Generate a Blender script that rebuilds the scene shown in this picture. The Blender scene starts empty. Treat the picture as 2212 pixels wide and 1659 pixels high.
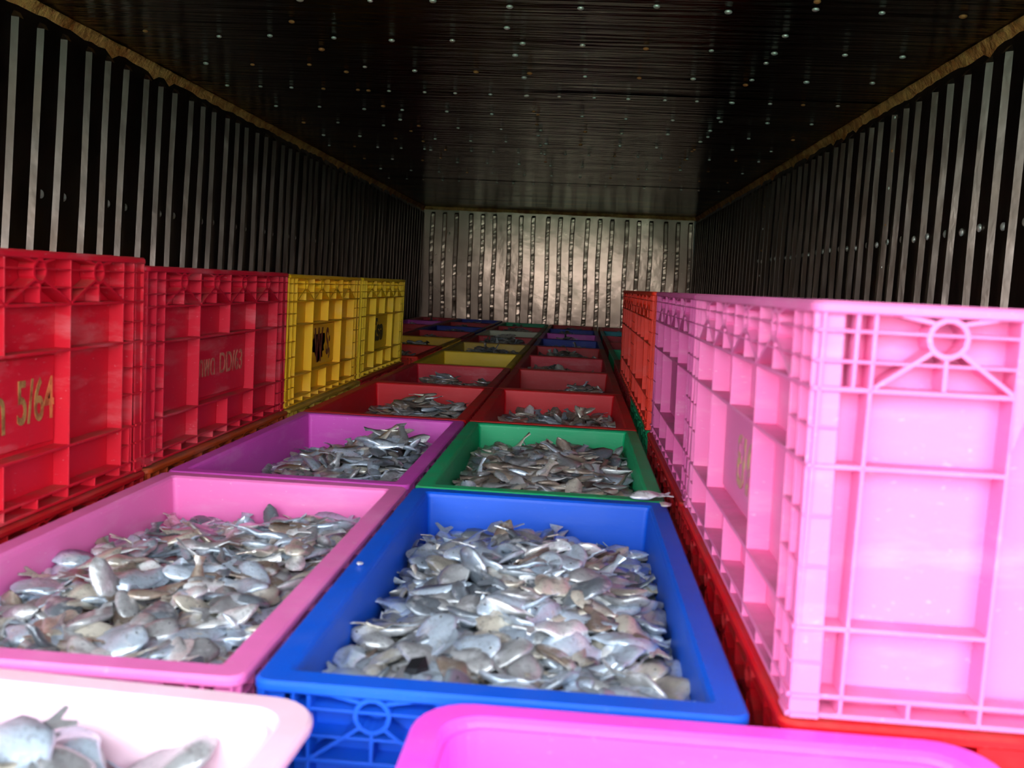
import bpy, bmesh, math, random
import numpy as np
from mathutils import Vector, Matrix
random.seed(7); RNG = np.random.default_rng(11)
S = bpy.context.scene
C = S.collection

# ------------------------------------------------------------------ camera
cam = bpy.data.cameras.new('camera'); camo = bpy.data.objects.new('camera', cam); C.objects.link(camo)
RX = Vector((0.99615114, 0.0734581, 0.04782073)); UP = Vector((-0.05526708, 0.10293088, 0.99315194)); FW = Vector((-0.06803282, 0.99197235, -0.10659453))
M = Matrix.Identity(4)
for i in range(3):
    M[i][0] = RX[i]; M[i][1] = UP[i]; M[i][2] = -FW[i]
M[0][3], M[1][3], M[2][3] = 0, 0, 0.2802
camo.matrix_world = M
cam.sensor_width = 36; cam.lens = 36 * 1994.88 / 2212; cam.clip_start = 0.02; cam.clip_end = 500
cam.dof.use_dof = True; cam.dof.focus_distance = 2.4; cam.dof.aperture_fstop = 9.0
S.camera = camo

# ------------------------------------------------------------------ daylight
w = bpy.data.worlds.new('daylight'); S.world = w; w.use_nodes = True
nt = w.node_tree; nt.nodes.clear()
wo = nt.nodes.new('ShaderNodeOutputWorld'); bg = nt.nodes.new('ShaderNodeBackground')
bg.inputs['Color'].default_value = (0.86, 0.93, 1.0, 1); bg.inputs['Strength'].default_value = 6.3
nt.links.new(bg.outputs[0], wo.inputs[0])
S.view_settings.view_transform = 'Standard'; S.view_settings.look = 'None'
S.view_settings.gamma = 1.0; S.view_settings.use_curve_mapping = False
S.view_settings.exposure = 0.72
S.cycles.max_bounces = 12; S.cycles.diffuse_bounces = 6; S.cycles.glossy_bounces = 8
S.cycles.use_denoising = True
S.cycles.sample_clamp_indirect = 6.0

# ------------------------------------------------------------------ helpers
def tag(o, label=None, cat=None, group=None, kind=None):
    if label: o['label'] = label
    if cat: o['category'] = cat
    if group: o['group'] = group
    if kind: o['kind'] = kind
    return o
def link(name, data, parent=None, mat=None, loc=None, rot=None):
    o = bpy.data.objects.new(name, data); C.objects.link(o)
    if parent is not None: o.parent = parent
    if loc is not None: o.location = loc
    if rot is not None: o.rotation_euler = rot
    if mat is not None:
        if len(data.materials) == 0: data.materials.append(None)
        o.material_slots[0].link = 'OBJECT'; o.material_slots[0].material = mat
    return o
def mesh_bm(name, bm, smooth=False):
    me = bpy.data.meshes.new(name); bmesh.ops.recalc_face_normals(bm, faces=bm.faces); bm.to_mesh(me); bm.free()
    if smooth:
        me.polygons.foreach_set('use_smooth', [True] * len(me.polygons))
    me.materials.append(None)
    return me
def bbox(bm, x0, x1, y0, y1, z0, z1, bev=0.0):
    v = [bm.verts.new((x, y, z)) for z in (z0, z1) for y in (y0, y1) for x in (x0, x1)]
    fs = [bm.faces.new([v[i] for i in q]) for q in ((0, 2, 3, 1), (4, 5, 7, 6), (0, 1, 5, 4), (2, 6, 7, 3), (0, 4, 6, 2), (1, 3, 7, 5))]
    if bev:
        es = set(e for f in fs for e in f.edges)
        bmesh.ops.bevel(bm, geom=list(es), offset=bev, segments=1, affect='EDGES')
def N(nt, t, **kw):
    n = nt.nodes.new(t)
    for k, v in kw.items():
        if k in n.inputs.keys(): n.inputs[k].default_value = v
        else: setattr(n, k, v)
    return n
def srgb(r, g, b):
    f = lambda c: (c / 255 / 12.92) if c / 255 <= 0.04045 else ((c / 255 + 0.055) / 1.055) ** 2.4
    return (f(r), f(g), f(b), 1)
def mix(nt, a, b, fac):
    m = nt.nodes.new('ShaderNodeMix'); m.data_type = 'RGBA'
    for s, v in ((m.inputs[0], fac), (m.inputs[6], a), (m.inputs[7], b)):
        if hasattr(v, 'is_output'): nt.links.new(v, s)
        else: s.default_value = v
    return m.outputs[2]
def ramp(nt, src, p0, p1, v0=0.0, v1=1.0):
    r = nt.nodes.new('ShaderNodeMapRange'); r.inputs[1].default_value = p0; r.inputs[2].default_value = p1
    r.inputs[3].default_value = v0; r.inputs[4].default_value = v1
    nt.links.new(src, r.inputs[0]); return r.outputs[0]
def noise(nt, vec, scale, detail=3, rough=.55, stretch=None):
    if stretch is not None:
        mp = nt.nodes.new('ShaderNodeMapping'); mp.inputs['Scale'].default_value = stretch
        nt.links.new(vec, mp.inputs[0]); vec = mp.outputs[0]
    n = nt.nodes.new('ShaderNodeTexNoise'); n.inputs['Scale'].default_value = scale
    n.inputs['Detail'].default_value = detail; n.inputs['Roughness'].default_value = rough
    nt.links.new(vec, n.inputs['Vector']); return n.outputs['Fac']
def newmat(name):
    m = bpy.data.materials.new(name); m.use_nodes = True
    nt = m.node_tree; b = nt.nodes['Principled BSDF']
    return m, nt, b

PL = {}
def plastic(name, rgb, scuff=0.25, dirt=0.35, rough=0.52):
    """moulded plastic: base colour, pale scuffs, brown dirt that sits on upward faces"""
    if name in PL: return PL[name]
    m, nt, b = newmat(name)
    tc = nt.nodes.new('ShaderNodeTexCoord').outputs['Object']
    col = srgb(*rgb)
    pale = tuple(min(1, c * 0.55 + 0.42) for c in col[:3]) + (1,)
    sc = ramp(nt, noise(nt, tc, 9, 5, .65, (1, 1, 4)), .52, .75, 0, scuff)
    sc2 = ramp(nt, noise(nt, tc, 130, 2, .6, (1, 1, 2.5)), .68, .74, 0, scuff * 1.4)
    c1 = mix(nt, col, pale, sc); c1 = mix(nt, c1, pale, sc2)
    dk = tuple(c * 0.72 for c in col[:3]) + (1,)
    c1 = mix(nt, c1, dk, ramp(nt, noise(nt, tc, 4, 3), .45, .7, 0, .5))
    ge = nt.nodes.new('ShaderNodeNewGeometry'); sx = nt.nodes.new('ShaderNodeSeparateXYZ'); nt.links.new(ge.outputs['Normal'], sx.inputs[0])
    upf = ramp(nt, sx.outputs[2], .4, .95)
    dn = ramp(nt, noise(nt, tc, 14, 4, .7), .42, .68, 0, 1)
    mu = N(nt, 'ShaderNodeMath', operation='MULTIPLY'); nt.links.new(upf, mu.inputs[0]); nt.links.new(dn, mu.inputs[1])
    mu2 = N(nt, 'ShaderNodeMath', operation='MULTIPLY'); nt.links.new(mu.outputs[0], mu2.inputs[0]); mu2.inputs[1].default_value = dirt
    c1 = mix(nt, c1, srgb(120, 98, 78), mu2.outputs[0])
    st = ramp(nt, noise(nt, tc, 6, 5, .7), .66, .8, 0, dirt * .6)
    c1 = mix(nt, c1, srgb(128, 92, 60), st)
    nt.links.new(c1, b.inputs['Base Color'])
    b.inputs['Roughness'].default_value = rough
    b.inputs['Specular IOR Level'].default_value = 0.4
    bp = nt.nodes.new('ShaderNodeBump'); bp.inputs['Strength'].default_value = .18; bp.inputs['Distance'].default_value = .002
    nt.links.new(noise(nt, tc, 22, 4, .6, (1, 1, 3)), bp.inputs['Height']); nt.links.new(bp.outputs[0], b.inputs['Normal'])
    PL[name] = m; return m
RED = plastic('red_plastic', (210, 6, 26), .05); CRIM = plastic('crimson_plastic', (198, 14, 44), .24, .5); CRED = plastic('dusty_red_plastic', (206, 16, 40), .24, .5)
DRED = plastic('dark_red_plastic', (184, 12, 24), .08, .45); ORED = plastic('orange_red_plastic', (222, 40, 8), .12)
RUST = plastic('rust_red_plastic', (176, 62, 18), .15, .7)
YEL = plastic('yellow_plastic', (240, 184, 22), .15, .5); YEL2 = plastic('lemon_plastic', (240, 198, 26), .12, .3)
TAN = plastic('tan_yellow_plastic', (196, 158, 50), .2, .6)
BLUE = plastic('blue_plastic', (0, 82, 202), .05, .04); NAVY = plastic('navy_plastic', (14, 40, 150), .12, .2)
GREEN = plastic('green_plastic', (0, 164, 104), .12, .25); TEAL = plastic('teal_plastic', (20, 150, 165), .12, .25)
PINK = plastic('pink_plastic', (234, 114, 182), .25, .1); MAG = plastic('magenta_plastic', (212, 76, 186), .25, .12)
HOT = plastic('hot_pink_plastic', (250, 84, 214), .12, .1, .3); SPK = plastic('stack_pink_plastic', (232, 116, 172), .25, .35)
SPK2 = plastic('stack_rose_plastic', (204, 84, 146), .25, .6)
PALE = plastic('pale_pink_plastic', (250, 208, 224), .4, .1, .3); CREAM = plastic('cream_plastic', (205, 200, 170), .2, .3)

def metal(name, rgb, rough, bump, scale, stretch=(1, 1, 1), stain=0.4, met=1.0, second=None):
    m, nt, b = newmat(name)
    tc = nt.nodes.new('ShaderNodeTexCoord').outputs['Object']
    col = srgb(*rgb)
    st = ramp(nt, noise(nt, tc, 3.5, 5, .65), .48, .75, 0, stain)
    c = mix(nt, col, srgb(92, 66, 46), st)
    nt.links.new(c, b.inputs['Base Color']); b.inputs['Metallic'].default_value = met
    nt.links.new(ramp(nt, noise(nt, tc, 11, 4), .3, .7, rough * .8, rough * 1.3), b.inputs['Roughness'])
    bp = nt.nodes.new('ShaderNodeBump'); bp.inputs['Strength'].default_value = bump; bp.inputs['Distance'].default_value = .01
    nt.links.new(noise(nt, tc, scale, 4, .5, stretch), bp.inputs['Height']); nt.links.new(bp.outputs[0], b.inputs['Normal'])
    if second:          # polished rolled metal under a dull film: a sharp lobe beside the broad one
        g = nt.nodes.new('ShaderNodeBsdfAnisotropic'); g.inputs['Roughness'].default_value = second
        nt.links.new(c, g.inputs['Color']); nt.links.new(bp.outputs[0], g.inputs['Normal'])
        mx = nt.nodes.new('ShaderNodeMixShader'); mx.inputs[0].default_value = .3
        nt.links.new(b.outputs[0], mx.inputs[1]); nt.links.new(g.outputs[0], mx.inputs[2])
        nt.links.new(mx.outputs[0], nt.nodes['Material Output'].inputs['Surface'])
    return m
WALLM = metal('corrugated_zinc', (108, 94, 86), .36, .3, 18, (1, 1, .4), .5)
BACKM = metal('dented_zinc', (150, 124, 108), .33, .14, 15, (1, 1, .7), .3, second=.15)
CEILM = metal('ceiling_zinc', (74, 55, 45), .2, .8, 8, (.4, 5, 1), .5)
BEDM = metal('truck_bed_steel', (110, 108, 104), .5, .3, 14)
RIVM = metal('rivet_zinc', (244, 240, 228), .3, .1, 60, (1, 1, 1), .05, .55)
RIVR = metal('rusty_rivet', (188, 120, 66), .6, .1, 60, (1, 1, 1), .4, .1)
def rusty():
    m, nt, b = newmat('rusty_trim')
    tc = nt.nodes.new('ShaderNodeTexCoord').outputs['Object']
    c = mix(nt, srgb(252, 182, 104), srgb(190, 102, 42), ramp(nt, noise(nt, tc, 14, 5, .7), .4, .65))
    nt.links.new(c, b.inputs['Base Color']); b.inputs['Roughness'].default_value = .7
    bp = nt.nodes.new('ShaderNodeBump'); bp.inputs['Distance'].default_value = .012; bp.inputs['Strength'].default_value = 1.0
    nt.links.new(noise(nt, tc, 40, 4), bp.inputs['Height']); nt.links.new(bp.outputs[0], b.inputs['Normal'])
    return m
TRIMM = rusty()

# ------------------------------------------------------------------ truck box
XL, XR, YB, ZC, ZF, Y0 = -1.245, 0.852, 7.20, 0.856, -0.292, -0.20  # roof and walls extended unseen past the camera to dim the front crates
def sheet(u0, u1, z0, z1, place, lean=0.0, first=0.0, end=True, wob=.0015, crumple=0.0):
    """one pressed sheet: three trapezoid ribs every 0.30 m, their tops closed below the upper edge"""
    prof = [(u0, 0)]
    k = math.floor((u0 - first) / .30) - 1
    cs = []
    while first + k * .30 < u1 + .3:
        cs += [first + k * .30 + d for d in (0, .093, .186)]; k += 1
    for c in cs:
        if c - .018 > u0 and c + .018 < u1:
            f_, t_, h_ = (.018, .0105, .0085) if crumple else (.016, .008, .0125)
            prof += [(c - f_, 0), (c - t_, h_), (c + t_, h_), (c + f_, 0)]
    prof.append((u1, 0))
    zs = list(np.linspace(z0, z1 - .055, 90 if crumple else 7)) + [z1 - .04, z1]; cr = random.Random(int(u0 * 100))
    bm = bmesh.new(); rows = []
    for j, z in enumerate(zs):
        row = []
        for i, (u, h) in enumerate(prof):
            hh = h if (j < len(zs) - 2 or not end) else 0
            uu = u + lean * (z - z0) + math.sin(z * 9 + u * 5) * wob
            if crumple:
                q = 1.0 - .55 * max(0, min(1, z / .6))
                if h > 0: hh *= 1.0 + cr.uniform(-.22, .22) * q; uu += cr.uniform(-.0018, .0018) * q
            row.append(bm.verts.new(place(uu, z, hh + .0012 * math.sin(u * 17 + z * 6))))
        rows.append(row)
    for a, b in zip(rows[:-1], rows[1:]):
        for i in range(len(a) - 1): bm.faces.new((a[i], a[i + 1], b[i + 1], b[i]))
    return bm
def structure(name):
    return tag(link(name, None), kind='structure')
bm = bmesh.new(); bmesh.ops.create_uvsphere(bm, u_segments=10, v_segments=6, radius=.0078)
bmesh.ops.scale(bm, vec=(1, 1, .5), verts=bm.verts); RIVET = mesh_bm('rivet', bm, True)
def rivet(parent, loc, axis, r=1.0, rust=False):
    q = Vector((0, 0, 1)).rotation_difference(Vector(axis)).to_euler()
    o = link('rivet', RIVET, parent, RIVR if rust else RIVM, loc, q); o.scale = (r, r, r)
wl, wr, wb, ce = structure('wall_left'), structure('wall_right'), structure('wall_back'), structure('ceiling')
LEAN = .10
ys = [Y0, .20, 1.00, 1.87, 2.66, 3.56, 4.46, 5.36, 6.26, YB]
for k in range(len(ys) - 1):
    off = .0009 * (k % 2)
    a, b = ys[k] - (.02 if k else 0), ys[k + 1]
    f = (lambda o: (lambda u, z, h: (XL + h + o, u, z)))(off)
    me = mesh_bm('corrugated_sheet', sheet(a - LEAN * 1.14 * (k > 0), b - (LEAN * 1.14), ZF, ZC, f, LEAN, 1.87))
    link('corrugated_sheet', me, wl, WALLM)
    f = (lambda o: (lambda u, z, h: (XR - h - o, u, z)))(off)
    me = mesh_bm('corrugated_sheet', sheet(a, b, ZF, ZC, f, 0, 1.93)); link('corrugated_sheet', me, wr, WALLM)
xs = [XL, -.617, -.017, XR]
for k in range(3):
    off = .0009 * (k % 2)
    f = (lambda o: (lambda u, z, h: (u, YB - h - o, z)))(off)
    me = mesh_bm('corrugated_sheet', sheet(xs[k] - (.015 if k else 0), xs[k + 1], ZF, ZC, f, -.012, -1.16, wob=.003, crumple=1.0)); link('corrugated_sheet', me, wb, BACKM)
# rivets of the side walls: one level row and a line down each sheet seam
rr = random.Random(3)
for i in range(30):
    y = 1.72 + i * .093 + (i // 3) * .021 + .04
    if y > 4.6: break
    rivet(wl, (XL + .004, y, .438 + rr.uniform(-.003, .003)), (1, 0, 0), 1.35)
    rivet(wr, (XR - .004, y + .02, .448 + rr.uniform(-.003, .003)), (-1, 0, 0), 1.2)
for yb in (2.66, 4.46):
    for z in (.372, .49, .592, .695, .787):
        rivet(wl, (XL + .005, yb + .02 - LEAN * (.8 - z), z), (1, 0, 0), 1.05, rr.random() < .15)
        rivet(wr, (XR - .005, yb + .05, z + .008), (-1, 0, 0), 1.0, rr.random() < .3)
# ceiling: flat wavy sheets laid across, riveted along the seams
yc = [Y0, .50, 1.65, 2.86, 4.07, 5.28, 6.49, YB]
for k in range(7):
    bm = bmesh.new(); nx, ny = 26, 22; g = []
    for j in range(ny + 1):
        y = yc[k] - (.03 if k else 0) + (yc[k + 1] - yc[k] + (.03 if k else 0)) * j / ny
        g.append([bm.verts.new((XL + (XR - XL) * i / nx, y, ZC + .0016 * math.sin(y * 19 + i * .12) * math.sin(i * .21 + k) + .0009 * math.sin(y * 53 + i * .2) - .001 * (k % 2))) for i in range(nx + 1)])
    for a, b in zip(g[:-1], g[1:]):
        for i in range(nx): bm.faces.new((a[i], a[i + 1], b[i + 1], b[i]))
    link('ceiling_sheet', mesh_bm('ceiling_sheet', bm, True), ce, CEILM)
for yv in (2.86, 4.07, 5.28):
    for i in range(19): rivet(ce, (XL + .12 + i * .103 + rr.uniform(-.008, .008), yv, ZC - .006), (0, 0, -1), .85, rr.random() < .12)
for yv in (1.95, 2.26, 2.56, 3.17, 3.47, 3.78, 4.45, 4.85):
    for i in range(13): rivet(ce, (XL + .17 + i * .15 + rr.uniform(-.012, .012), yv + rr.uniform(-.02, .02), ZC - .007), (0, 0, -1), rr.uniform(.8, 1.1), rr.random() < .3)
for xv in (-.68, -.19, .42):
    for i in range(11): rivet(ce, (xv + rr.uniform(-.006, .006), 1.88 + i * .245, ZC - .007), (0, 0, -1), rr.uniform(.8, 1.1), rr.random() < .4)
# outer skins so that no light leaks through the thin sheets
def slab(name, x0, x1, y0, y1, z0, z1, parent, mat):
    bm = bmesh.new(); bbox(bm, x0, x1, y0, y1, z0, z1); return link(name, mesh_bm(name, bm), parent, mat)
slab('outer_panel', XL - .05, XL - .018, Y0, YB + .05, ZF - .04, ZC + .05, wl, BEDM)
slab('outer_panel', XR + .018, XR + .05, Y0, YB + .05, ZF - .04, ZC + .05, wr, BEDM)
slab('outer_panel', XL - .05, XR + .05, YB + .018, YB + .05, ZF - .04, ZC + .05, wb, BEDM)
slab('outer_panel', XL - .05, XR + .05, Y0, YB + .05, ZC + .018, ZC + .05, ce, BEDM)
fl = tag(slab('floor', XL - .05, XR + .05, -.45, YB + .05, ZF - .04, ZF, None, BEDM), kind='structure')
# ragged sealant-and-rust angle along the ceiling joints
def trim(name, pts, sx, sz, n=90):
    bm = bmesh.new(); prev = None; r = random.Random(name); (x0, y0), (x1, y1) = pts
    for i in range(n + 1):
        t = i / n; x = x0 + (x1 - x0) * t; y = y0 + (y1 - y0) * t
        d = .005 + r.uniform(0, .006) + (.014 if r.random() < .08 else 0); o = .006 + r.uniform(0, .004)
        w_ = .003 * math.sin(t * 31) + .002 * math.sin(t * 77)
        if abs(x1 - x0) < .5: P = [(x, y, ZC), (x + sx * (o + .008), y, ZC - .003), (x + sx * o, y, ZC - .012 + w_), (x + sx * .005, y, ZC - d - .012), (x, y, ZC - d - .02)]
        else: P = [(x, y, ZC), (x, y - o - .008, ZC - .003), (x, y - o, ZC - .010), (x, y - .004, ZC - .02), (x, y, ZC - .026)]
        ring = [bm.verts.new(p) for p in P]
        if prev:
            for a in range(4): bm.faces.new((prev[a], prev[a + 1], ring[a + 1], ring[a]))
        prev = ring
    return tag(link(name, mesh_bm(name, bm, True), None, TRIMM), kind='structure')
trim('trim_1', ((XL, Y0), (XL, YB)), 1, 1, 220); trim('trim_2', ((XR, Y0), (XR, YB)), -1, 1, 220); trim('trim_3', ((XL, YB), (XR, YB)), 0, 1, 120)
# the yard behind the truck
m, gnt, gb = newmat('yard_ground'); tcg = gnt.nodes.new('ShaderNodeTexCoord').outputs['Object']
gnt.links.new(mix(gnt, srgb(92, 146, 126), srgb(124, 154, 132), ramp(gnt, noise(gnt, tcg, 1.3, 4), .4, .6)), gb.inputs['Base Color']); gb.inputs['Roughness'].default_value = .95
bm = bmesh.new(); bbox(bm, -1500, 1500, -3000, 300, -1.4, -1.3); tag(link('ground', mesh_bm('ground', bm), None, m), kind='structure')

# ------------------------------------------------------------------ crates
A, B, H = .3125, .1712, .2790          # half length (y), half width (x), height
def rrect(bx, ay, r, z, seg):
    out = []
    for cx, cy, a0 in ((bx - r, ay - r, 0), (-(bx - r), ay - r, 90), (-(bx - r), -(ay - r), 180), (bx - r, -(ay - r), 270)):
        for i in range(seg + 1):
            a = math.radians(a0 + 90 * i / seg); out.append((cx + r * math.cos(a), cy + r * math.sin(a), z))
    return out
def loft(bm, loops, close=False, cap0=False, cap1=False):
    L = [[bm.verts.new(p) for p in lp] for lp in loops]
    prs = list(zip(L[:-1], L[1:])) + ([(L[-1], L[0])] if close else [])
    for a, b in prs:
        n = len(a)
        for i in range(n): bm.faces.new((a[i], a[(i + 1) % n], b[(i + 1) % n], b[i]))
    if cap0: bm.faces.new(L[0][::-1])
    if cap1: bm.faces.new(L[-1])
def tub_mesh(bx, ay, r):
    bm = bmesh.new(); sg = 5
    rr_ = lambda ins, z: rrect(bx - ins, ay - ins, max(.006, r - ins * .45), z, sg)
    loft(bm, [rr_(.028, .002), rr_(.026, .006), rr_(.0205, H - .006), rr_(.0245, H - .006), rr_(.026, H - .03), rr_(.034, .03), rr_(.04, .02)], cap0=True, cap1=True)
    return mesh_bm('tub', bm, False)
def rim_mesh(bx, ay, r, rw=.0235):
    bm = bmesh.new(); sg = 6
    rr_ = lambda ins, z: rrect(bx - ins, ay - ins, max(.005, r - ins * .45), z, sg)
    loft(bm, [rr_(.0012, H - .008), rr_(0, H - .0068), rr_(0, H - .0022), rr_(.0022, H), rr_(rw - .003, H), rr_(rw, H - .0025), rr_(rw + .001, H - .008)], close=True)
    return mesh_bm('rim', bm, False)
def dins(z): return .002 + .0045 * (1 - z / H)                       # ribs lean in a little towards the base
def sidebox(bm, side, s0, s1, z0, z1, bx, ay, depth=None, out=0.0, bev=0.0006):
    """box on one outer side; s runs along the side 0..1; its outer face follows the slight draft of the crate"""
    d = .0195 if depth is None else depth
    ax = 'x' in side; L = (2 * ay if ax else 2 * bx) - .008; half = bx if ax else ay; sg = 1 if side[0] == '+' else -1
    t0, t1 = -L / 2 + L * s0, -L / 2 + L * s1; vs = []
    for z in (z0, z1):
        i = dins(z) - out
        for t in (t0, t1):
            for q in (half - i - d, half - i): vs.append(bm.verts.new((sg * q, t, z) if ax else (t, sg * q, z)))
    fs = [bm.faces.new([vs[i] for i in q]) for q in ((0, 2, 3, 1), (4, 5, 7, 6), (0, 1, 5, 4), (2, 6, 7, 3), (0, 4, 6, 2), (1, 3, 7, 5))]
    if bev:
        bmesh.ops.recalc_face_normals(bm, faces=fs)
        bmesh.ops.bevel(bm, geom=list(set(e for f in fs for e in f.edges)), offset=bev, segments=1, affect='EDGES')
def boss(bm, side, s, zc, R, ds, zlow, bx, ay):
    """ring with spokes"""
    ax = 'x' in side; L = (2 * ay if ax else 2 * bx) - .008; sg = 1 if side[0] == '+' else -1
    ins = dins(zc) - .0004; half = (bx if ax else ay) - ins
    def P(u, z, d): 
        t = -L / 2 + L * s + u
        return (sg * (half - d), t, z) if ax else (t, sg * (half - d), z)
    n = 14; ri = R - .0032; q = []
    for i in range(n):
        a = 2 * math.pi * i / n; c, s_ = math.cos(a), math.sin(a)
        q.append([bm.verts.new(P(r * c, zc + r * s_, d)) for r, d in ((R, .018), (R, 0), (ri, 0), (ri, .018))])
    for i in range(n):
        a, b = q[i], q[(i + 1) % n]
        for k in range(4): bm.faces.new((a[k], a[(k + 1) % 4], b[(k + 1) % 4], b[k]))
    def spoke(u0, z0, u1, z1, t=.0013):
        dx, dz = u1 - u0, z1 - z0; l = math.hypot(dx, dz); nx, nz = -dz / l * t, dx / l * t
        v = [bm.verts.new(P(u, z, d)) for d in (.0004, .018) for u, z in ((u0 + nx, z0 + nz), (u1 + nx, z1 + nz), (u1 - nx, z1 - nz), (u0 - nx, z0 - nz))]
        for f in ((0, 1, 2, 3), (7, 6, 5, 4), (0, 4, 5, 1), (1, 5, 6, 2), (2, 6, 7, 3), (3, 7, 4, 0)): bm.faces.new([v[i] for i in f])
    k = .7 * R
    for su in (-1, 1):
        spoke(su * k, zc - k, su * (ds - .002), zlow + .002)
        spoke(su * k, zc + k, su * min(ds, R + .016), H - .0075)
    spoke(0, zc - R, 0, zlow + .002); spoke(0, zc + R, 0, H - .0075)
FR = dict(a=.068, b=.138, zone=.203, mid=.385, low=.776, base=.945, foot=.993)
Z = lambda f: H * (1 - f)
def side_parts(side, bx, ay):
    """list of (name, builder) for the ribs and bosses of one outer side"""
    out = []; ax = 'x' in side; L = (2 * ay if ax else 2 * bx) - .008; tv = .0028 / L / 2
    def hor(f, s0=0.0, s1=1.0, t=.0013, nm='rib', d=None): out.append((nm, lambda bm, f=f, s0=s0, s1=s1, t=t, d=d: sidebox(bm, side, s0, s1, Z(f) - t, Z(f) + t, bx, ay, d)))
    def ver(s, f0, f1, nm='rib'): out.append((nm, lambda bm, s=s, f0=f0, f1=f1: sidebox(bm, side, s - tv, s + tv, Z(f1), Z(f0), bx, ay)))
    def bos(s, ds): out.append(('boss', lambda bm, s=s, ds=ds: boss(bm, side, s, Z(.075), .0135, ds * L, Z(FR['zone']), bx, ay)))
    top = .026
    if ax:
        bays = [.095, .2975, .5, .7025, .905]; e = (.006, .05)
        for f in (FR['a'], FR['b']): hor(f, t=.0009)
        for f in (FR['zone'], FR['mid'], FR['low'], FR['base']): hor(f, t=.0016)
        hor(FR['foot'], 0, 1, .0018)
        for s in bays:
            if abs(s - .5) < .01: ver(s, top, FR['mid']); ver(s, FR['low'], FR['base'])
            else: ver(s, top, FR['base'])
        for b0, b1 in zip(bays[:-1], bays[1:]): bos((b0 + b1) / 2, (b1 - b0) / 2)
        for sg in (0, 1):
            for q in e: ver(abs(sg - q), top, FR['foot'])
            for f in (.293, .504, .625, .86): hor(f, *((0, .095) if sg == 0 else (.905, 1)), t=.0009)
            ver(abs(sg - .06), FR['low'], FR['base'])
        for i in range(9): ver(.1 + .1 * i, FR['base'], FR['foot'], 'foot_rib')
    else:
        e = (.012, .075)
        for s0, s1 in ((0, .378), (.622, 1)):
            for f in (FR['a'], FR['b']): hor(f, s0, s1, .0011)
            for f in (FR['zone'], FR['mid'], FR['low'], FR['base']): hor(f, s0, s1, .0016)
            hor(FR['foot'], s0, s1, .0018)
        for sg in (0, 1):
            m_ = lambda q: abs(sg - q)
            ver(m_(.012), top, FR['foot']); ver(m_(.075), top, FR['zone']); ver(m_(.108), top, FR['foot']); ver(m_(.378), top, FR['foot'])
            bos(m_(.243), .135)
            for f in (.293, .504, .625, .86): hor(f, *((0, .055) if sg == 0 else (.945, 1)), t=.0008)
            ver(m_(.24), FR['base'], FR['foot'], 'foot_rib')
        hor(FR['foot'], .378, .622, .0018); hor(FR['base'], .378, .622, .0016, d=.012)
        def handle(bm):
            ins = dins(Z(.12)); sgn = 1 if side[0] == '+' else -1; y = sgn * (ay - ins); d = -sgn * .0035
            s0, s1 = -.122 * L, .122 * L; n = 14; front = []; back = []
            arch = [(s0 + (s1 - s0) * i / n) for i in range(n + 1)]
            for lst, yy in ((front, y), (back, y + d)):
                for x in arch:
                    t = abs(x) / s1; zz = Z(.215) - (.032 * (1 - math.sqrt(max(0, 1 - t ** 3.2))))
                    lst.append((bm.verts.new((x, yy, H - .0075)), bm.verts.new((x, yy, zz))))
            for i in range(n):
                for q in (front, back): bm.faces.new((q[i][0], q[i + 1][0], q[i + 1][1], q[i][1]))
                bm.faces.new((front[i][1], front[i + 1][1], back[i + 1][1], back[i][1]))
        out.append(('handle_plate', handle))
    return out
_c = {}
def rib_meshes(side, bx, ay):
    key = (side, bx, ay)
    if key not in _c:
        r = []
        for nm, fn in side_parts(side, bx, ay):
            bm = bmesh.new(); fn(bm); r.append((nm, mesh_bm(nm, bm)))
        _c[key] = r
    return _c[key]
def lattice_mesh(sides, bx, ay):
    key = ('lat', sides, bx, ay)
    if key not in _c:
        bm = bmesh.new()
        for s in sides:
            for nm, fn in side_parts(s, bx, ay): fn(bm)
        _c[key] = mesh_bm('rib_lattice', bm)
    return _c[key]
def cached(key, fn, *a):
    if key not in _c: _c[key] = fn(*a)
    return _c[key]
crates = {}
def crate(key, mat, x, y, z, label, group=None, show=(), bx=B, ay=A, r=.012, rw=.0235, rot=0.0, plates=(), smooth=False):
    o = link('fish_crate', None, None, None, (x, y, z), (0, 0, math.radians(rot)))
    tag(o, label, 'crate', group)
    link('tub', cached(('tub', bx, ay, r), tub_mesh, bx, ay, r), o, mat)
    link('rim', cached(('rim', bx, ay, r, rw), rim_mesh, bx, ay, r, rw), o, mat)
    for s in show:
        for nm, me in rib_meshes(s, bx, ay): link(nm, me, o, mat)
    rest = tuple(s for s in ('+x', '-x', '+y', '-y') if s not in show)
    if rest and not smooth:
        l = link('rib_lattice', lattice_mesh(rest, bx, ay), o, mat); l['kind'] = 'stuff'
    for s in plates:
        bm = bmesh.new(); sidebox(bm, s, .306, .694, Z(FR['low']) + .006, Z(FR['mid']) - .006, bx, ay, .004, -.0165, .0012)
        p = link('nameplate', mesh_bm('nameplate', bm), o, mat); crates[key + s] = p
    crates[key] = o
    return o
RP = .63; YR = .5974; CX = dict(Z=-1.0815, A=-.7570, B=-.3905, C=-.0411, D=.3200, E=.670)
def ry(n, off=0): return YR + RP * (n - .5) + off
jit = random.Random(21)
def floor_crate(col, n, mat, label, off=0.0, show=(), dz=0.0):
    j = .25 if n > 1 else 0
    crate(col + str(n), mat, CX[col], ry(n, off), -H + dz, label, 'crates on the truck bed', show, rot=jit.uniform(-j, j), bx=.1490 if col == 'Z' else B)
floor_crate('C', 1, BLUE, 'big bright blue crate heaped with silver fish, beside the tall pink stack', show=('-y',))
floor_crate('C', 2, GREEN, 'green crate of greyish fish right behind the bright blue crate')
floor_crate('C', 3, RED, 'red crate of fish directly behind the green crate')
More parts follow.
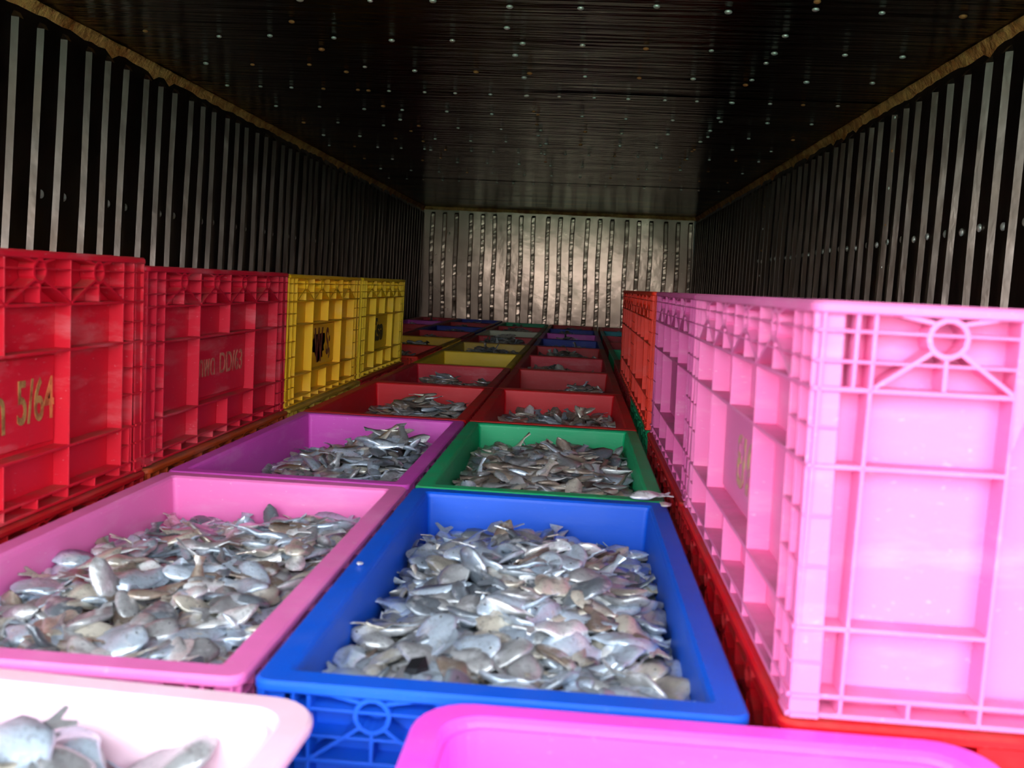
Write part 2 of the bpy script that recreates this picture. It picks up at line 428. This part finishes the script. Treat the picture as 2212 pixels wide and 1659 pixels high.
floor_crate('C', 4, DRED, 'dull red crate, second behind the green crate, fish piled on its right')
floor_crate('C', 5, CRIM, 'red crate, third behind the green crate, fish piled on its left')
floor_crate('C', 6, DRED, 'dull red crate just in front of a navy blue crate in the right open column')
floor_crate('C', 7, NAVY, 'navy blue crate behind four red crates in the right open column')
floor_crate('C', 8, MAG, 'magenta crate between two navy blue crates far back')
floor_crate('C', 9, NAVY, 'navy blue crate behind the far magenta crate, one before the back wall')
floor_crate('C', 10, DRED, 'dark red crate at the back wall, end of the right open column')
floor_crate('B', 1, PINK, 'pink crate heaped with silver fish, left of the bright blue crate')
floor_crate('B', 2, MAG, 'purple-pink crate of fish left of the green crate')
floor_crate('B', 3, RED, 'bright red crate of fish right behind the purple-pink crate')
floor_crate('B', 4, CRIM, 'red crate of fish just in front of the bright yellow open crate')
floor_crate('B', 5, YEL2, 'bright yellow open crate behind two red ones in the left open column')
floor_crate('B', 6, TAN, 'dirty tan-yellow open crate right behind the bright yellow one')
floor_crate('B', 7, DRED, 'red crate with a dark fish heap between tan-yellow and cream crates')
floor_crate('B', 8, CREAM, 'cream-white crate far back, the only one of its colour')
floor_crate('B', 9, DRED, 'dark red crate right behind the cream-white crate')
floor_crate('B', 10, GREEN, 'green crate against the back wall behind a dark red crate')
AO = .26
floor_crate('A', 1, DRED, 'dark red crate squeezed under the nearest stacked red crate on the left')
floor_crate('A', 2, RUST, 'rust-orange crate under the second stacked red crate on the left')
floor_crate('A', 3, TAN, 'brownish yellow crate under the nearer stacked yellow crate')
floor_crate('A', 4, DRED, 'dark red crate under the farther stacked yellow crate')
floor_crate('A', 5, ORED, 'orange-red crate just past the farther stacked yellow crate', AO)
floor_crate('A', 6, YEL, 'golden yellow floor crate left of the tan-yellow one, past the stacked yellow crates', AO)
floor_crate('A', 7, DRED, 'dull red crate between golden yellow and navy crates, far left', AO)
floor_crate('A', 8, NAVY, 'navy crate left of the dark red crate behind the cream one', AO)
floor_crate('A', 9, DRED, 'dull red crate between two navy crates near the back wall', AO)
floor_crate('A', 10, NAVY, 'navy crate touching the back wall, left of the far green crate', AO)
floor_crate('Z', 8, DRED, 'dark red crate by the left wall, in front of a magenta one', .26)
floor_crate('Z', 9, MAG, 'magenta crate by the left wall near the far corner', .26)
floor_crate('Z', 10, DRED, 'dark red crate in the far left corner of the truck box', .26)
floor_crate('D', 1, RED, 'red crate under the nearest tall pink crate on the right', show=('-y',))
floor_crate('D', 2, DRED, 'dark red crate under the second tall pink crate on the right')
floor_crate('D', 3, GREEN, 'green crate under the nearer orange-red stacked crate on the right')
floor_crate('D', 4, DRED, 'dark red crate under the farther orange-red stacked crate')
floor_crate('D', 5, DRED, 'dark red floor crate just past the orange-red stack on the right')
floor_crate('D', 6, GREEN, 'green floor crate second past the orange-red stack on the right')
floor_crate('D', 7, DRED, 'dull red crate right of the far navy crate, behind a green one')
floor_crate('D', 8, CRIM, 'red crate right of the far magenta crate, in front of a teal one')
floor_crate('D', 9, TEAL, 'teal crate in the far right column, the only teal one')
floor_crate('D', 10, DRED, 'dark red crate behind the teal crate at the back wall')
# upper layer
crate('UL1', CRED, -.586 - B, ry(1), .0012, 'nearest stacked red crate on the left, gold writing 5/64 on its side', 'stacked crates on the left', ('+x', '-y'), plates=('+x',))
crate('UL2', CRIM, -.590 - B, ry(2), .0012, 'second stacked red crate on the left, between writing 5/64 and yellow crates', 'stacked crates on the left', ('+x', '-y'), plates=('+x',))
crate('UL3', YEL, -.592 - B, ry(3), .0012, 'nearer stacked yellow crate with a reddish brown stain on its side', 'stacked crates on the left', ('+x', '-y'), plates=('+x',))
crate('UL4', YEL2, -.592 - B, ry(4) + .012, .0012, 'farther stacked yellow crate with black writing on its side', 'stacked crates on the left', ('+x', '-y'), plates=('+x',))
crate('UR1', SPK, .1486 + B, ry(1), .0012, 'nearest tall pink crate on the right, its ribbed end facing the opening', 'stacked crates on the right', ('-x', '-y'), plates=('-x',))
crate('UR2', SPK2, .1500 + B, ry(2), .0012, 'second stacked pink crate on the right, grimy, before the orange-red ones', 'stacked crates on the right', ('-x', '-y'), plates=('-x',))
crate('UR3', ORED, .1420 + B, ry(3), .0012, 'nearer orange-red stacked crate behind the pink ones on the right', 'stacked crates on the right', ('-x', '-y'), plates=('-x',))
crate('UR4', ORED, .1420 + B, ry(4), .0012, 'farther orange-red stacked crate on the right', 'stacked crates on the right', ('-x', '-y'), plates=('-x',))
crates['UL1'].scale.z = 1.045; crates['UL2'].scale.z = 1.008
# the two tubs at the tail of the truck
crate('T1', PALE, -.339, .276, -H - .001, 'pale whitish pink crate of fish in the near left corner', None, (), .1715, A, .034, .021, smooth=True, rot=-2.7)
crate('T2', HOT, .0915, .590 - A, -H + .001, 'smooth hot pink crate at the near edge, in front of the blue crate', None, (), .1830, A, .036, .021, smooth=True)

# ------------------------------------------------------------------ writing on the crates
def paint(name, rgb, rough=.5, metal_=0.0, wear=.3, under=None):
    m, nt, b = newmat(name); tc = nt.nodes.new('ShaderNodeTexCoord').outputs['Object']
    c = mix(nt, srgb(*rgb), srgb(*(under or rgb)), ramp(nt, noise(nt, tc, 45, 4, .7), .45, .6, 0, wear))
    nt.links.new(c, b.inputs['Base Color']); b.inputs['Roughness'].default_value = rough; b.inputs['Metallic'].default_value = metal_
    return m
GOLD = paint('gold_paint', (214, 176, 104), .3, .55, .8, (150, 78, 50)); FAINT = paint('faint_gold_paint', (190, 120, 96), .5, .1, .8, (150, 40, 46))
STAIN = paint('maroon_paint', (98, 34, 28), .7, 0, .6, (140, 84, 40)); BLK = paint('black_paint', (18, 20, 22), .5)
BROWN = paint('brown_smear', (128, 74, 46), .7, 0, .7, (176, 120, 40)); OLIVE = paint('olive_paint', (196, 160, 110), .6, 0, .9, (214, 80, 160))
def text(body, h, plate, side, bx, ay, s, zf, mat, sx=1.0, bold=0.0, out=.0007):
    cu = bpy.data.curves.new('lettering', 'FONT'); cu.body = body; cu.size = h; cu.align_x = 'CENTER'; cu.align_y = 'CENTER'
    cu.extrude = .0003; cu.offset = bold
    tmp = bpy.data.objects.new('tmp', cu); C.objects.link(tmp)
    dg = bpy.context.evaluated_depsgraph_get(); me = bpy.data.meshes.new_from_object(tmp.evaluated_get(dg))
    bpy.data.objects.remove(tmp)
    me.materials.clear(); me.materials.append(None)
    L = 2 * ay - .008; sg = 1 if side == '+x' else -1
    z = Z(zf); x = sg * (bx - dins((Z(FR['low']) + Z(FR['mid'])) / 2) - .0165 + out)
    o = link('lettering', me, plate, mat)
    # +x face: text runs along +y, up is +z ; -x face: text runs along -y
    o.matrix_local = Matrix(((0, 0, sg, x), (sg, 0, 0, -L / 2 + L * s), (0, 1, 0, z), (0, 0, 0, 1))) @ Matrix.Diagonal((sx, 1, 1, 1))
    return o
text('ด', .068, crates['UL1+x'], '+x', B, A, .522, .605, GOLD, .7, .0008)
text('5/64', .066, crates['UL1+x'], '+x', B, A, .633, .585, GOLD, .62, .0008)
text('ทพด', .05, crates['UL2+x'], '+x', B, A, .41, .575, FAINT, .75, .0004)
text('DD/63', .05, crates['UL2+x'], '+x', B, A, .585, .575, FAINT, .8, .0004)
text('W', .11, crates['UL3+x'], '+x', B, A, .47, .60, STAIN, .6, .003)
text('S;', .09, crates['UL3+x'], '+x', B, A, .60, .58, STAIN, .6, .002)
text('โรจ', .075, crates['UL4+x'], '+x', B, A, .50, .585, BLK, 1.15, .004)
text('ยศ', .09, crates['UR1-x'], '-x', B, A, .47, .58, OLIVE, 1.0, .001)
# brown smear on the nearer yellow crate's plate
bm = bmesh.new(); r_ = random.Random(5); L = 2 * A - .008; pts = []
for i in range(26):
    a = 2 * math.pi * i / 26; k = 1 + r_.uniform(-.22, .2)
    pts.append((.0001, .052 * k * math.cos(a) * 1.0, .040 * k * math.sin(a)))
for zz in (0, .0003): pass
vs = [bm.verts.new((B - dins(Z(.58)) - .0161, -L / 2 + L * .47 + p[1], Z(.57) + p[2])) for p in pts]; bm.faces.new(vs)
bmesh.ops.solidify(bm, geom=bm.faces[:], thickness=.0002)
link('stain', mesh_bm('stain', bm), crates['UL3+x'], BROWN)

# ------------------------------------------------------------------ fish
def fish_mat(name='fish_skin', rough=.3):
    m, nt, b = newmat(name)
    at = nt.nodes.new('ShaderNodeAttribute'); at.attribute_name = 'Col'
    tc = nt.nodes.new('ShaderNodeTexCoord').outputs['Object']
    ge = nt.nodes.new('ShaderNodeNewGeometry').outputs['Position']
    c = mix(nt, at.outputs['Color'], srgb(232, 236, 240), ramp(nt, noise(nt, ge, 55, 3, .6), .55, .68, 0, .65))
    c = mix(nt, c, srgb(104, 94, 86), ramp(nt, noise(nt, ge, 75, 4, .65), .56, .72, 0, .6))
    c = mix(nt, c, srgb(80, 84, 90), ramp(nt, noise(nt, ge, 260, 2, .6), .56, .7, 0, .4))
    nt.links.new(c, b.inputs['Base Color'])
    b.inputs['Metallic'].default_value = .4; b.inputs['Roughness'].default_value = rough
    b.inputs['Coat Weight'].default_value = .35; b.inputs['Coat Roughness'].default_value = .18
    b.inputs['Specular IOR Level'].default_value = .6
    bp = nt.nodes.new('ShaderNodeBump'); bp.inputs['Strength'].default_value = .45; bp.inputs['Distance'].default_value = .003
    nt.links.new(noise(nt, ge, 120, 3), bp.inputs['Height']); nt.links.new(bp.outputs[0], b.inputs['Normal'])
    return m
FISH = fish_mat()
m, ent, eb = newmat('fish_eye'); eb.inputs['Base Color'].default_value = (.07, .07, .075, 1); eb.inputs['Roughness'].default_value = .12; EYE = m
TINTS = [('bluish silver', (186, 200, 214)), ('plain grey', (166, 167, 168)), ('creamy silver', (204, 197, 182)),
         ('bright white', (240, 242, 242)), ('brownish', (150, 134, 120)), ('slate grey', (118, 126, 134))]
TW = [.38, .26, .17, .06, .05, .08]; TWD = [.12, .26, .22, .03, .27, .10]
def prof(t, deep):      # half body height along the fish, t=0 snout .. 1 tail root
    h = (math.sin(math.pi * min(1, (t * .93 + .03)) ** .72)) ** .8
    return max(.07, deep * h)
def fish_rings(nr, ns, deep, bend, thick):
    rings = []
    for i in range(nr):
        t = i / (nr - 1); x = -.5 + t * .82; hh = prof(t, deep); ww = hh * thick * (1.0 - .25 * t)
        if i == 0: hh *= .35; ww *= .5
        off = bend * (t - .4) ** 2
        rings.append([(x, hh * math.sin(2 * math.pi * k / ns) * (1 if math.sin(2 * math.pi * k / ns) > 0 else 1.08), ww * math.cos(2 * math.pi * k / ns) + off) for k in range(ns)])
    return rings
def shade(y, deep, tint, x=0):   # darker back, brighter belly: the fish's own colouring
    k = (y / deep + 1) / 2
    f = 1.08 - .42 * max(0, k - .55) / .45
    return [min(1, c * f) for c in tint]
def col_attr(me, cols):
    a = me.attributes.new('Col', 'FLOAT_COLOR', 'POINT'); a.data.foreach_set('color', np.asarray(cols, np.float32).ravel())
def make_fish(deep, bend, thick, tint):
    bm = bmesh.new(); rings = fish_rings(14, 12, deep, bend, thick)
    wr = random.Random(int(deep * 1000 + bend * 77)); p1, p2 = wr.uniform(0, 6), wr.uniform(0, 6)
    rings = [[(x, y * (1 + .09 * math.sin(x * 11 + p1 + y * 6)), z + .018 * math.sin(x * 13 + p2 + y * 14)) for x, y, z in rg] for rg in rings]
    loft(bm, rings, cap0=True, cap1=True); body = mesh_bm('fish', bm, True)
    col_attr(body, [shade(v.co.y, deep, tint) + [1] for v in body.vertices])
    z0 = bend * .36
    bm = bmesh.new(); pr = [(.29, .055, 0), (.36, .09, .0), (.44, .16, .01), (.53, .225, .02)]; tl = []
    for s in (1, -1):                       # forked tail: two lobes
        base = [(.29, 0), (.40, .0), (.43, .03 * s)]; lobe = [(.29, .05 * s), (.38, .085 * s), (.50, .15 * s), (.52, .11 * s), (.45, .04 * s), (.42, 0), (.29, 0)]
        top = [bm.verts.new((x, y, z0 + .008 + .15 * bend * (x - .3) + .02 * abs(y))) for x, y in lobe]; bot = [bm.verts.new((x, y, z0 - .008 + .15 * bend * (x - .3) + .02 * abs(y))) for x, y in lobe]
        bm.faces.new(top); bm.faces.new(bot[::-1])
        for i in range(len(lobe)): bm.faces.new((top[i], top[(i + 1) % len(lobe)], bot[(i + 1) % len(lobe)], bot[i]))
    tail = mesh_bm('tail_fin', bm); tt = [c * .82 for c in tint]; col_attr(tail, [tt + [1]] * len(tail.vertices))
    bm = bmesh.new()
    arc = [(-.22 + .42 * i / 6) for i in range(7)]; up = []
    for x in arc:
        t = (x + .5) / .82; b_ = prof(t, deep) - .015; e_ = .075 * math.sin(math.pi * min(1, (x + .24) / .46)) + .015; o_ = bend * (t - .4) ** 2
        up.append([bm.verts.new((x, b_, o_ + .007)), bm.verts.new((x + .03, b_ + e_, o_)), bm.verts.new((x, b_, o_ - .007))])
    for p, q in zip(up[:-1], up[1:]):
        for k in range(3): bm.faces.new((p[k], p[(k + 1) % 3], q[(k + 1) % 3], q[k]))
    bm.faces.new(up[0]); bm.faces.new(up[-1][::-1])
    dors = mesh_bm('dorsal_fin', bm); col_attr(dors, [[c * .7 for c in tint] + [1]] * len(dors.vertices))
    eyes = []
    for s in (1, -1):
        bm = bmesh.new(); bmesh.ops.create_uvsphere(bm, u_segments=8, v_segments=5, radius=.016)
        bmesh.ops.scale(bm, vec=(1, 1, .45), verts=bm.verts); t = .13; hh = prof(t, deep)
        bmesh.ops.translate(bm, vec=(-.5 + t * .82, hh * .25, s * hh * thick * .9 + bend * (t - .4) ** 2), verts=bm.verts); eyes.append(mesh_bm('eye', bm, True))
    return body, tail, dors, eyes
VAR = [(.22, .14, .34), (.20, -.16, .36), (.25, .24, .28), (.17, .3, .42)]
FM = {}
def fish_set(v, ti):
    if (v, ti) not in FM: FM[(v, ti)] = make_fish(*VAR[v], [c for c in srgb(*TINTS[ti][1])[:3]])
    return FM[(v, ti)]
def place_fish(mat, v, ti, label, group):
    body, tail, dors, eyes = fish_set(v, ti)
    o = link('fish', body, None, FISH); o.matrix_world = mat; tag(o, label, 'fish', group)
    link('tail_fin', tail, o, FISH); link('dorsal_fin', dors, o, FISH)
    for e in eyes: link('eye', e, o, EYE)
    return o
# heaps: depth of the fish below the rim as a function of the place in the crate (u, v from -1 to 1)
def heap_fn(edge, dome, bumps=(), back=0.0):
    def f(u, v):
        d = edge - dome * (1 - u * u) * (1 - v * v) + back * v
        for (bu, bv, s, a) in bumps: d -= a * math.exp(-((u - bu) ** 2 + (v - bv) ** 2) / (2 * s * s))
        return d
    return f
IX, IY = .142, .276                       # inner half sizes at the fish
def frame(yaw, tilt, roll, L, pos, flip):
    R = Matrix.Rotation(yaw, 4, 'Z') @ Matrix.Rotation(tilt, 4, 'Y') @ Matrix.Rotation(roll + (math.pi if flip else 0), 4, 'X')
    return Matrix.Translation(pos) @ R @ Matrix.Scale(L, 4)
def spread(n, rng, kx=IX, ky=IY, x0=-1, x1=1, y0=-1, y1=1):
    pts = []
    for i in range(n):
        best, bd = None, -1
        for k in range(12):
            p = (rng.uniform(x0, x1) * kx, rng.uniform(y0, y1) * ky)
            d = min([(p[0] - q[0]) ** 2 + (p[1] - q[1]) ** 2 for q in pts], default=9)
            if d > bd: best, bd = p, d
        pts.append(best)
    return pts
def pick(rng, w): 
    r = rng.random() * sum(w); 
    for i, q in enumerate(w):
        r -= q
        if r < 0: return i
    return 0
RT = CX['B'], CX['C']
heaps = {}      # key: (cx, cy, rim z, fn, scale of fish)
def reg(key, fn, L=.072): heaps[key] = (crates[key].location.x, crates[key].location.y, crates[key].location.z + H, fn, L)
reg('C1', heap_fn(.050, .030, ((-.35, .62, .35, .012), (.2, .3, .3, .008)), .012))
reg('B1', heap_fn(.052, .024, ((.55, .75, .3, .018), (-.7, .0, .3, .01)), .008))
reg('T1', heap_fn(.058, .004, ((.16, .70, .34, .042), (-.6, .5, .5, .03)), .006), .09)
reg('B2', heap_fn(.070, .018, ((.45, .45, .32, .05), (-.2, .1, .4, .012))))
reg('C2', heap_fn(.045, .026, ((.2, .3, .4, .008),)))
reg('C3', heap_fn(.066, .018, ((.5, .2, .4, .022),))); reg('B3', heap_fn(.066, .018, ((.0, .45, .22, .04), (.7, .4, .25, .03))))
reg('C4', heap_fn(.085, .01, ((.45, .4, .28, .05), (.95, .5, .15, .03)))); reg('B4', heap_fn(.08, .015, ((-.2, .2, .35, .045), (.75, .3, .2, .04))))
reg('C5', heap_fn(.07, .01, ((-.4, .3, .4, .035),))); reg('B5', heap_fn(.09, .02))
reg('C6', heap_fn(.06, .02, ((.0, .3, .5, .03),))); reg('B6', heap_fn(.05, .02, ((.0, .4, .4, .02),)))
reg('B7', heap_fn(.05, .02, ((.1, .5, .45, .045),))); reg('C7', heap_fn(.06, .03)); reg('B8', heap_fn(.07, .02)); reg('B9', heap_fn(.05, .02, ((0, 0, .4, .03),)))
for k in ('C8', 'C9', 'C10', 'B10', 'A5', 'A6', 'A7', 'A8', 'A9', 'A10', 'Z8', 'Z9', 'Z10', 'D5', 'D6', 'D7', 'D8', 'D9', 'D10'): reg(k, heap_fn(.07, .025, ((random.uniform(-.5, .5), .2, .4, .03),)))
for k in ('A1', 'A2', 'A3', 'A4', 'D1', 'D2', 'D3', 'D4'): pass   # covered by the crates above
SINGLE = {}
RW = ('front edge', 'front part', 'middle', 'back part', 'back edge'); CL = ('far left', 'left half', 'right half', 'far right')
CN = {'C1': 'blue', 'B1': 'left pink', 'T1': 'pale pink'}
GR = {'C1': 'fish on top of the blue crate', 'B1': 'fish on top of the left pink crate', 'T1': 'fish on top of the pale pink crate'}
rest = []          # (matrix, tint, variant) of every fish not built singly
def along(fn, u, v, hx, hy):
    e = .08
    return math.atan(-(fn(u, v + e) - fn(u, v - e)) / (2 * e * hy)), math.atan(-(fn(u + e, v) - fn(u - e, v)) / (2 * e * hx))
cand = []
for key, (cx, cy, cz, fn, L0) in heaps.items():
    rng = random.Random(key)
    near = key in CN
    yy = cy - YR
    n = {'C1': 230, 'B1': 230, 'T1': 110}.get(key, 230 if key[1:] == '2' else 190 if key in ('C3', 'B3', 'C4', 'B4') else 150)
    for layer in (0, .35, 1):
        nn = n if layer == 0 else int(n * (.8 if near else .5))
        for (px, py) in spread(nn, rng):
            u, v = px / IX, py / IY
            kx = .84 if key[0] == 'Z' else 1.0
            L = L0 * rng.uniform(.72, 1.18) * (.78 if layer == .35 else 1)
            yaw = rng.uniform(0, 2 * math.pi); up = rng.random()
            tilt = rng.gauss(0, .16); roll = rng.gauss(0, .32 if layer != .35 else .6)
            if up < .03: tilt = rng.choice((-1, 1)) * rng.uniform(.6, 1.1)
            # keep the whole fish inside the walls
            ex = abs(math.cos(yaw)) * L * .5 + .004; ey = abs(math.sin(yaw)) * L * .5 + .004
            x = max(-IX - .008 + ex, min(IX + .008 - ex, px)) * kx; y = max(-IY - .012 + ey, min(IY + .012 - ey, py))
            z = cz - fn(u, v) + rng.uniform(-.005, .006) - layer * .016
            cr_ = crates[key].rotation_euler.z; x, y = x * math.cos(cr_) - y * math.sin(cr_), x * math.sin(cr_) + y * math.cos(cr_)
            mat = frame(yaw, tilt, roll, L, (cx + x, cy + y, z), rng.random() < .5)
            vv = rng.randrange(4); ti = pick(rng, TW if key in ('C1', 'B1', 'T1', 'B2') else TWD)
            d = Vector((cx + x, cy + y, z - .2802)); dep = max(.05, d.dot(FW))
            px_ = 1106 + 1994.88 * d.dot(RX) / dep; py_ = 829.5 - 1994.88 * d.dot(UP) / dep
            if near and layer == 0 and -20 < px_ < 2230 and py_ < 1690 and d.dot(FW) > .2:
                cand.append((L / dep, mat, vv, ti, u, v, yaw, L / L0, key))
            else: rest.append((mat, ti, vv))
cand.sort(key=lambda c: -c[0]); used = set()
for c in cand[296:]: rest.append((c[1], c[3], c[2]))
for _, mat, vv, ti, u, v, yaw, rel, key in cand[:296]:
    row = RW[max(0, min(4, int((v + 1) / 2 * 5)))]; cl = CL[max(0, min(3, int((u + 1) / 2 * 4)))]
    tx, ty = math.cos(yaw), math.sin(yaw)
    td = ('right' if tx > 0 else 'left') if abs(tx) > abs(ty) else ('backwards' if ty > 0 else 'forwards')
    sz = 'large ' if rel > 1.06 else 'small ' if rel < .92 else ''
    for k in range(6):
        lab = f"{sz}{TINTS[(ti + k) % 6][0]} fish, {CN[key]} crate, {row}, {cl}, tail pointing {td}"
        if lab not in used: ti = (ti + k) % 6; break
    used.add(lab); place_fish(mat, vv, ti, lab, GR[key])
# scraps left on the rims
def stray(loc, yaw, tilt, L, ti, label):
    place_fish(frame(yaw, tilt, .15, L, loc, False), 1, ti, label, None)
stray((CX['C'] + .150, ry(1) + .309, .0115), .25, -.10, .058, 3, 'dried white fish lying across the back right corner of the blue rim')
stray((CX['C'] + .166, ry(1) + .262, .0110), 1.3, .05, .034, 2, 'small torn white fish below the dried one on the blue rim')
bm = bmesh.new(); bmesh.ops.create_icosphere(bm, subdivisions=1, radius=.004); cr_ = random.Random(4)
for v in bm.verts: v.co *= cr_.uniform(.6, 1.25); v.co.z = max(v.co.z, -.0015) * .6
tag(link('fish_scrap', mesh_bm('fish_scrap', bm), None, FISH, (CX['C'] - B + .0125, ry(1) - .045, .0022)), 'pale crumb of fish flesh on the left rim of the blue crate', 'scrap')
col_attr(bpy.data.objects['fish_scrap'].data, [[.85, .85, .78, 1]] * len(bpy.data.objects['fish_scrap'].data.vertices))
# everything else in the crates: one mass
def mass():
    ns, nr = 6, 7
    V, F, CLR = [], [], []
    T = []
    for v in range(4):
        deep, bend, thick = VAR[v]
        rg = fish_rings(nr, ns, deep, bend, thick)
        z0 = bend * .36
        for (x, hh) in ((.38, .085), (.5, .14)):
            rg.append([(x - (.1 if abs(math.sin(2 * math.pi * k / ns)) < .1 and x > .5 else 0), hh * math.sin(2 * math.pi * k / ns), .01 * math.cos(2 * math.pi * k / ns) + z0) for k in range(ns)])
        T.append(np.array(rg, np.float32).reshape(-1, 3))
    nrr = nr + 2; quads = []
    for i in range(nrr - 1):
        for k in range(ns): quads.append((i * ns + k, i * ns + (k + 1) % ns, (i + 1) * ns + (k + 1) % ns, (i + 1) * ns + k))
    quads = np.array(quads, np.int64); nv = nrr * ns
    base = 0
    for mat, ti, v in rest:
        Mx = np.array(mat, np.float32); V.append(T[v] @ Mx[:3, :3].T + Mx[:3, 3]); F.append(quads + base); base += nv
        tint = np.array(srgb(*TINTS[ti][1])[:3]); k = (T[v][:, 1] / VAR[v][0] + 1) / 2
        f = 1.08 - .42 * np.clip((k - .55) / .45, 0, 1); c = np.ones((nv, 4), np.float32); c[:, :3] = np.minimum(1, tint[None] * f[:, None]); CLR.append(c)
    # packed bed of fish under the top layers
    for key, (cx, cy, cz, fn, L0) in heaps.items():
        nx, ny = 14, 26; g = np.zeros(((nx + 1) * (ny + 1), 3), np.float32); i = 0
        hx, hy = (IX + .006) * (.84 if key[0] == 'Z' else 1), IY + .008
        for a in range(nx + 1):
            for b in range(ny + 1):
                u, v = a / nx * 2 - 1, b / ny * 2 - 1
                g[i] = (cx + u * hx, cy + v * hy, cz - fn(u, v) - .022 + .006 * math.sin(a * 2.3 + b) * math.cos(b * 1.9)); i += 1
        q = np.array([(a * (ny + 1) + b, (a + 1) * (ny + 1) + b, (a + 1) * (ny + 1) + b + 1, a * (ny + 1) + b + 1) for a in range(nx) for b in range(ny)], np.int64)
        V.append(g); F.append(q + base); base += len(g)
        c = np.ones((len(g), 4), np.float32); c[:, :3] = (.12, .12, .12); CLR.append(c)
    V = np.concatenate(V); F = np.concatenate(F); CLR = np.concatenate(CLR)
    me = bpy.data.meshes.new('loose_fish'); me.vertices.add(len(V)); me.vertices.foreach_set('co', V.ravel())
    me.loops.add(F.size); me.loops.foreach_set('vertex_index', F.ravel().astype(np.int32))
    me.polygons.add(len(F)); me.polygons.foreach_set('loop_start', np.arange(0, F.size, 4, dtype=np.int32)); me.polygons.foreach_set('use_smooth', np.ones(len(F), bool))
    me.update(calc_edges=True); col_attr(me, CLR); me.materials.append(None)
    return tag(link('loose_fish', me, None, FISH), 'countless small grey and silver fish filling the crates', 'fish', kind='stuff')
mass()
# dark scrap among the fish of the blue crate
bm = bmesh.new(); v0 = [(-.011, -.006), (-.002, -.009), (.010, -.004), (.009, .007), (-.004, .006)]
loft(bm, [[(x, y, -.0015) for x, y in v0], [(x * .9, y * .9, .002 + .002 * (i % 2)) for i, (x, y) in enumerate(v0)]], cap0=True, cap1=True)
hx = heaps['C1']; uu, vv_ = -.50, -.80
m, snt, sb = newmat('dark_scrap_skin'); sb.inputs['Base Color'].default_value = (.012, .012, .014, 1); sb.inputs['Roughness'].default_value = .35
o = link('scrap', mesh_bm('scrap', bm), None, m, (hx[0] + uu * IX, hx[1] + vv_ * IY, hx[2] - hx[3](uu, vv_) + .012), (.35, .1, .4))
tag(o, 'small black scrap on the fish at the front left of the blue crate', 'scrap')
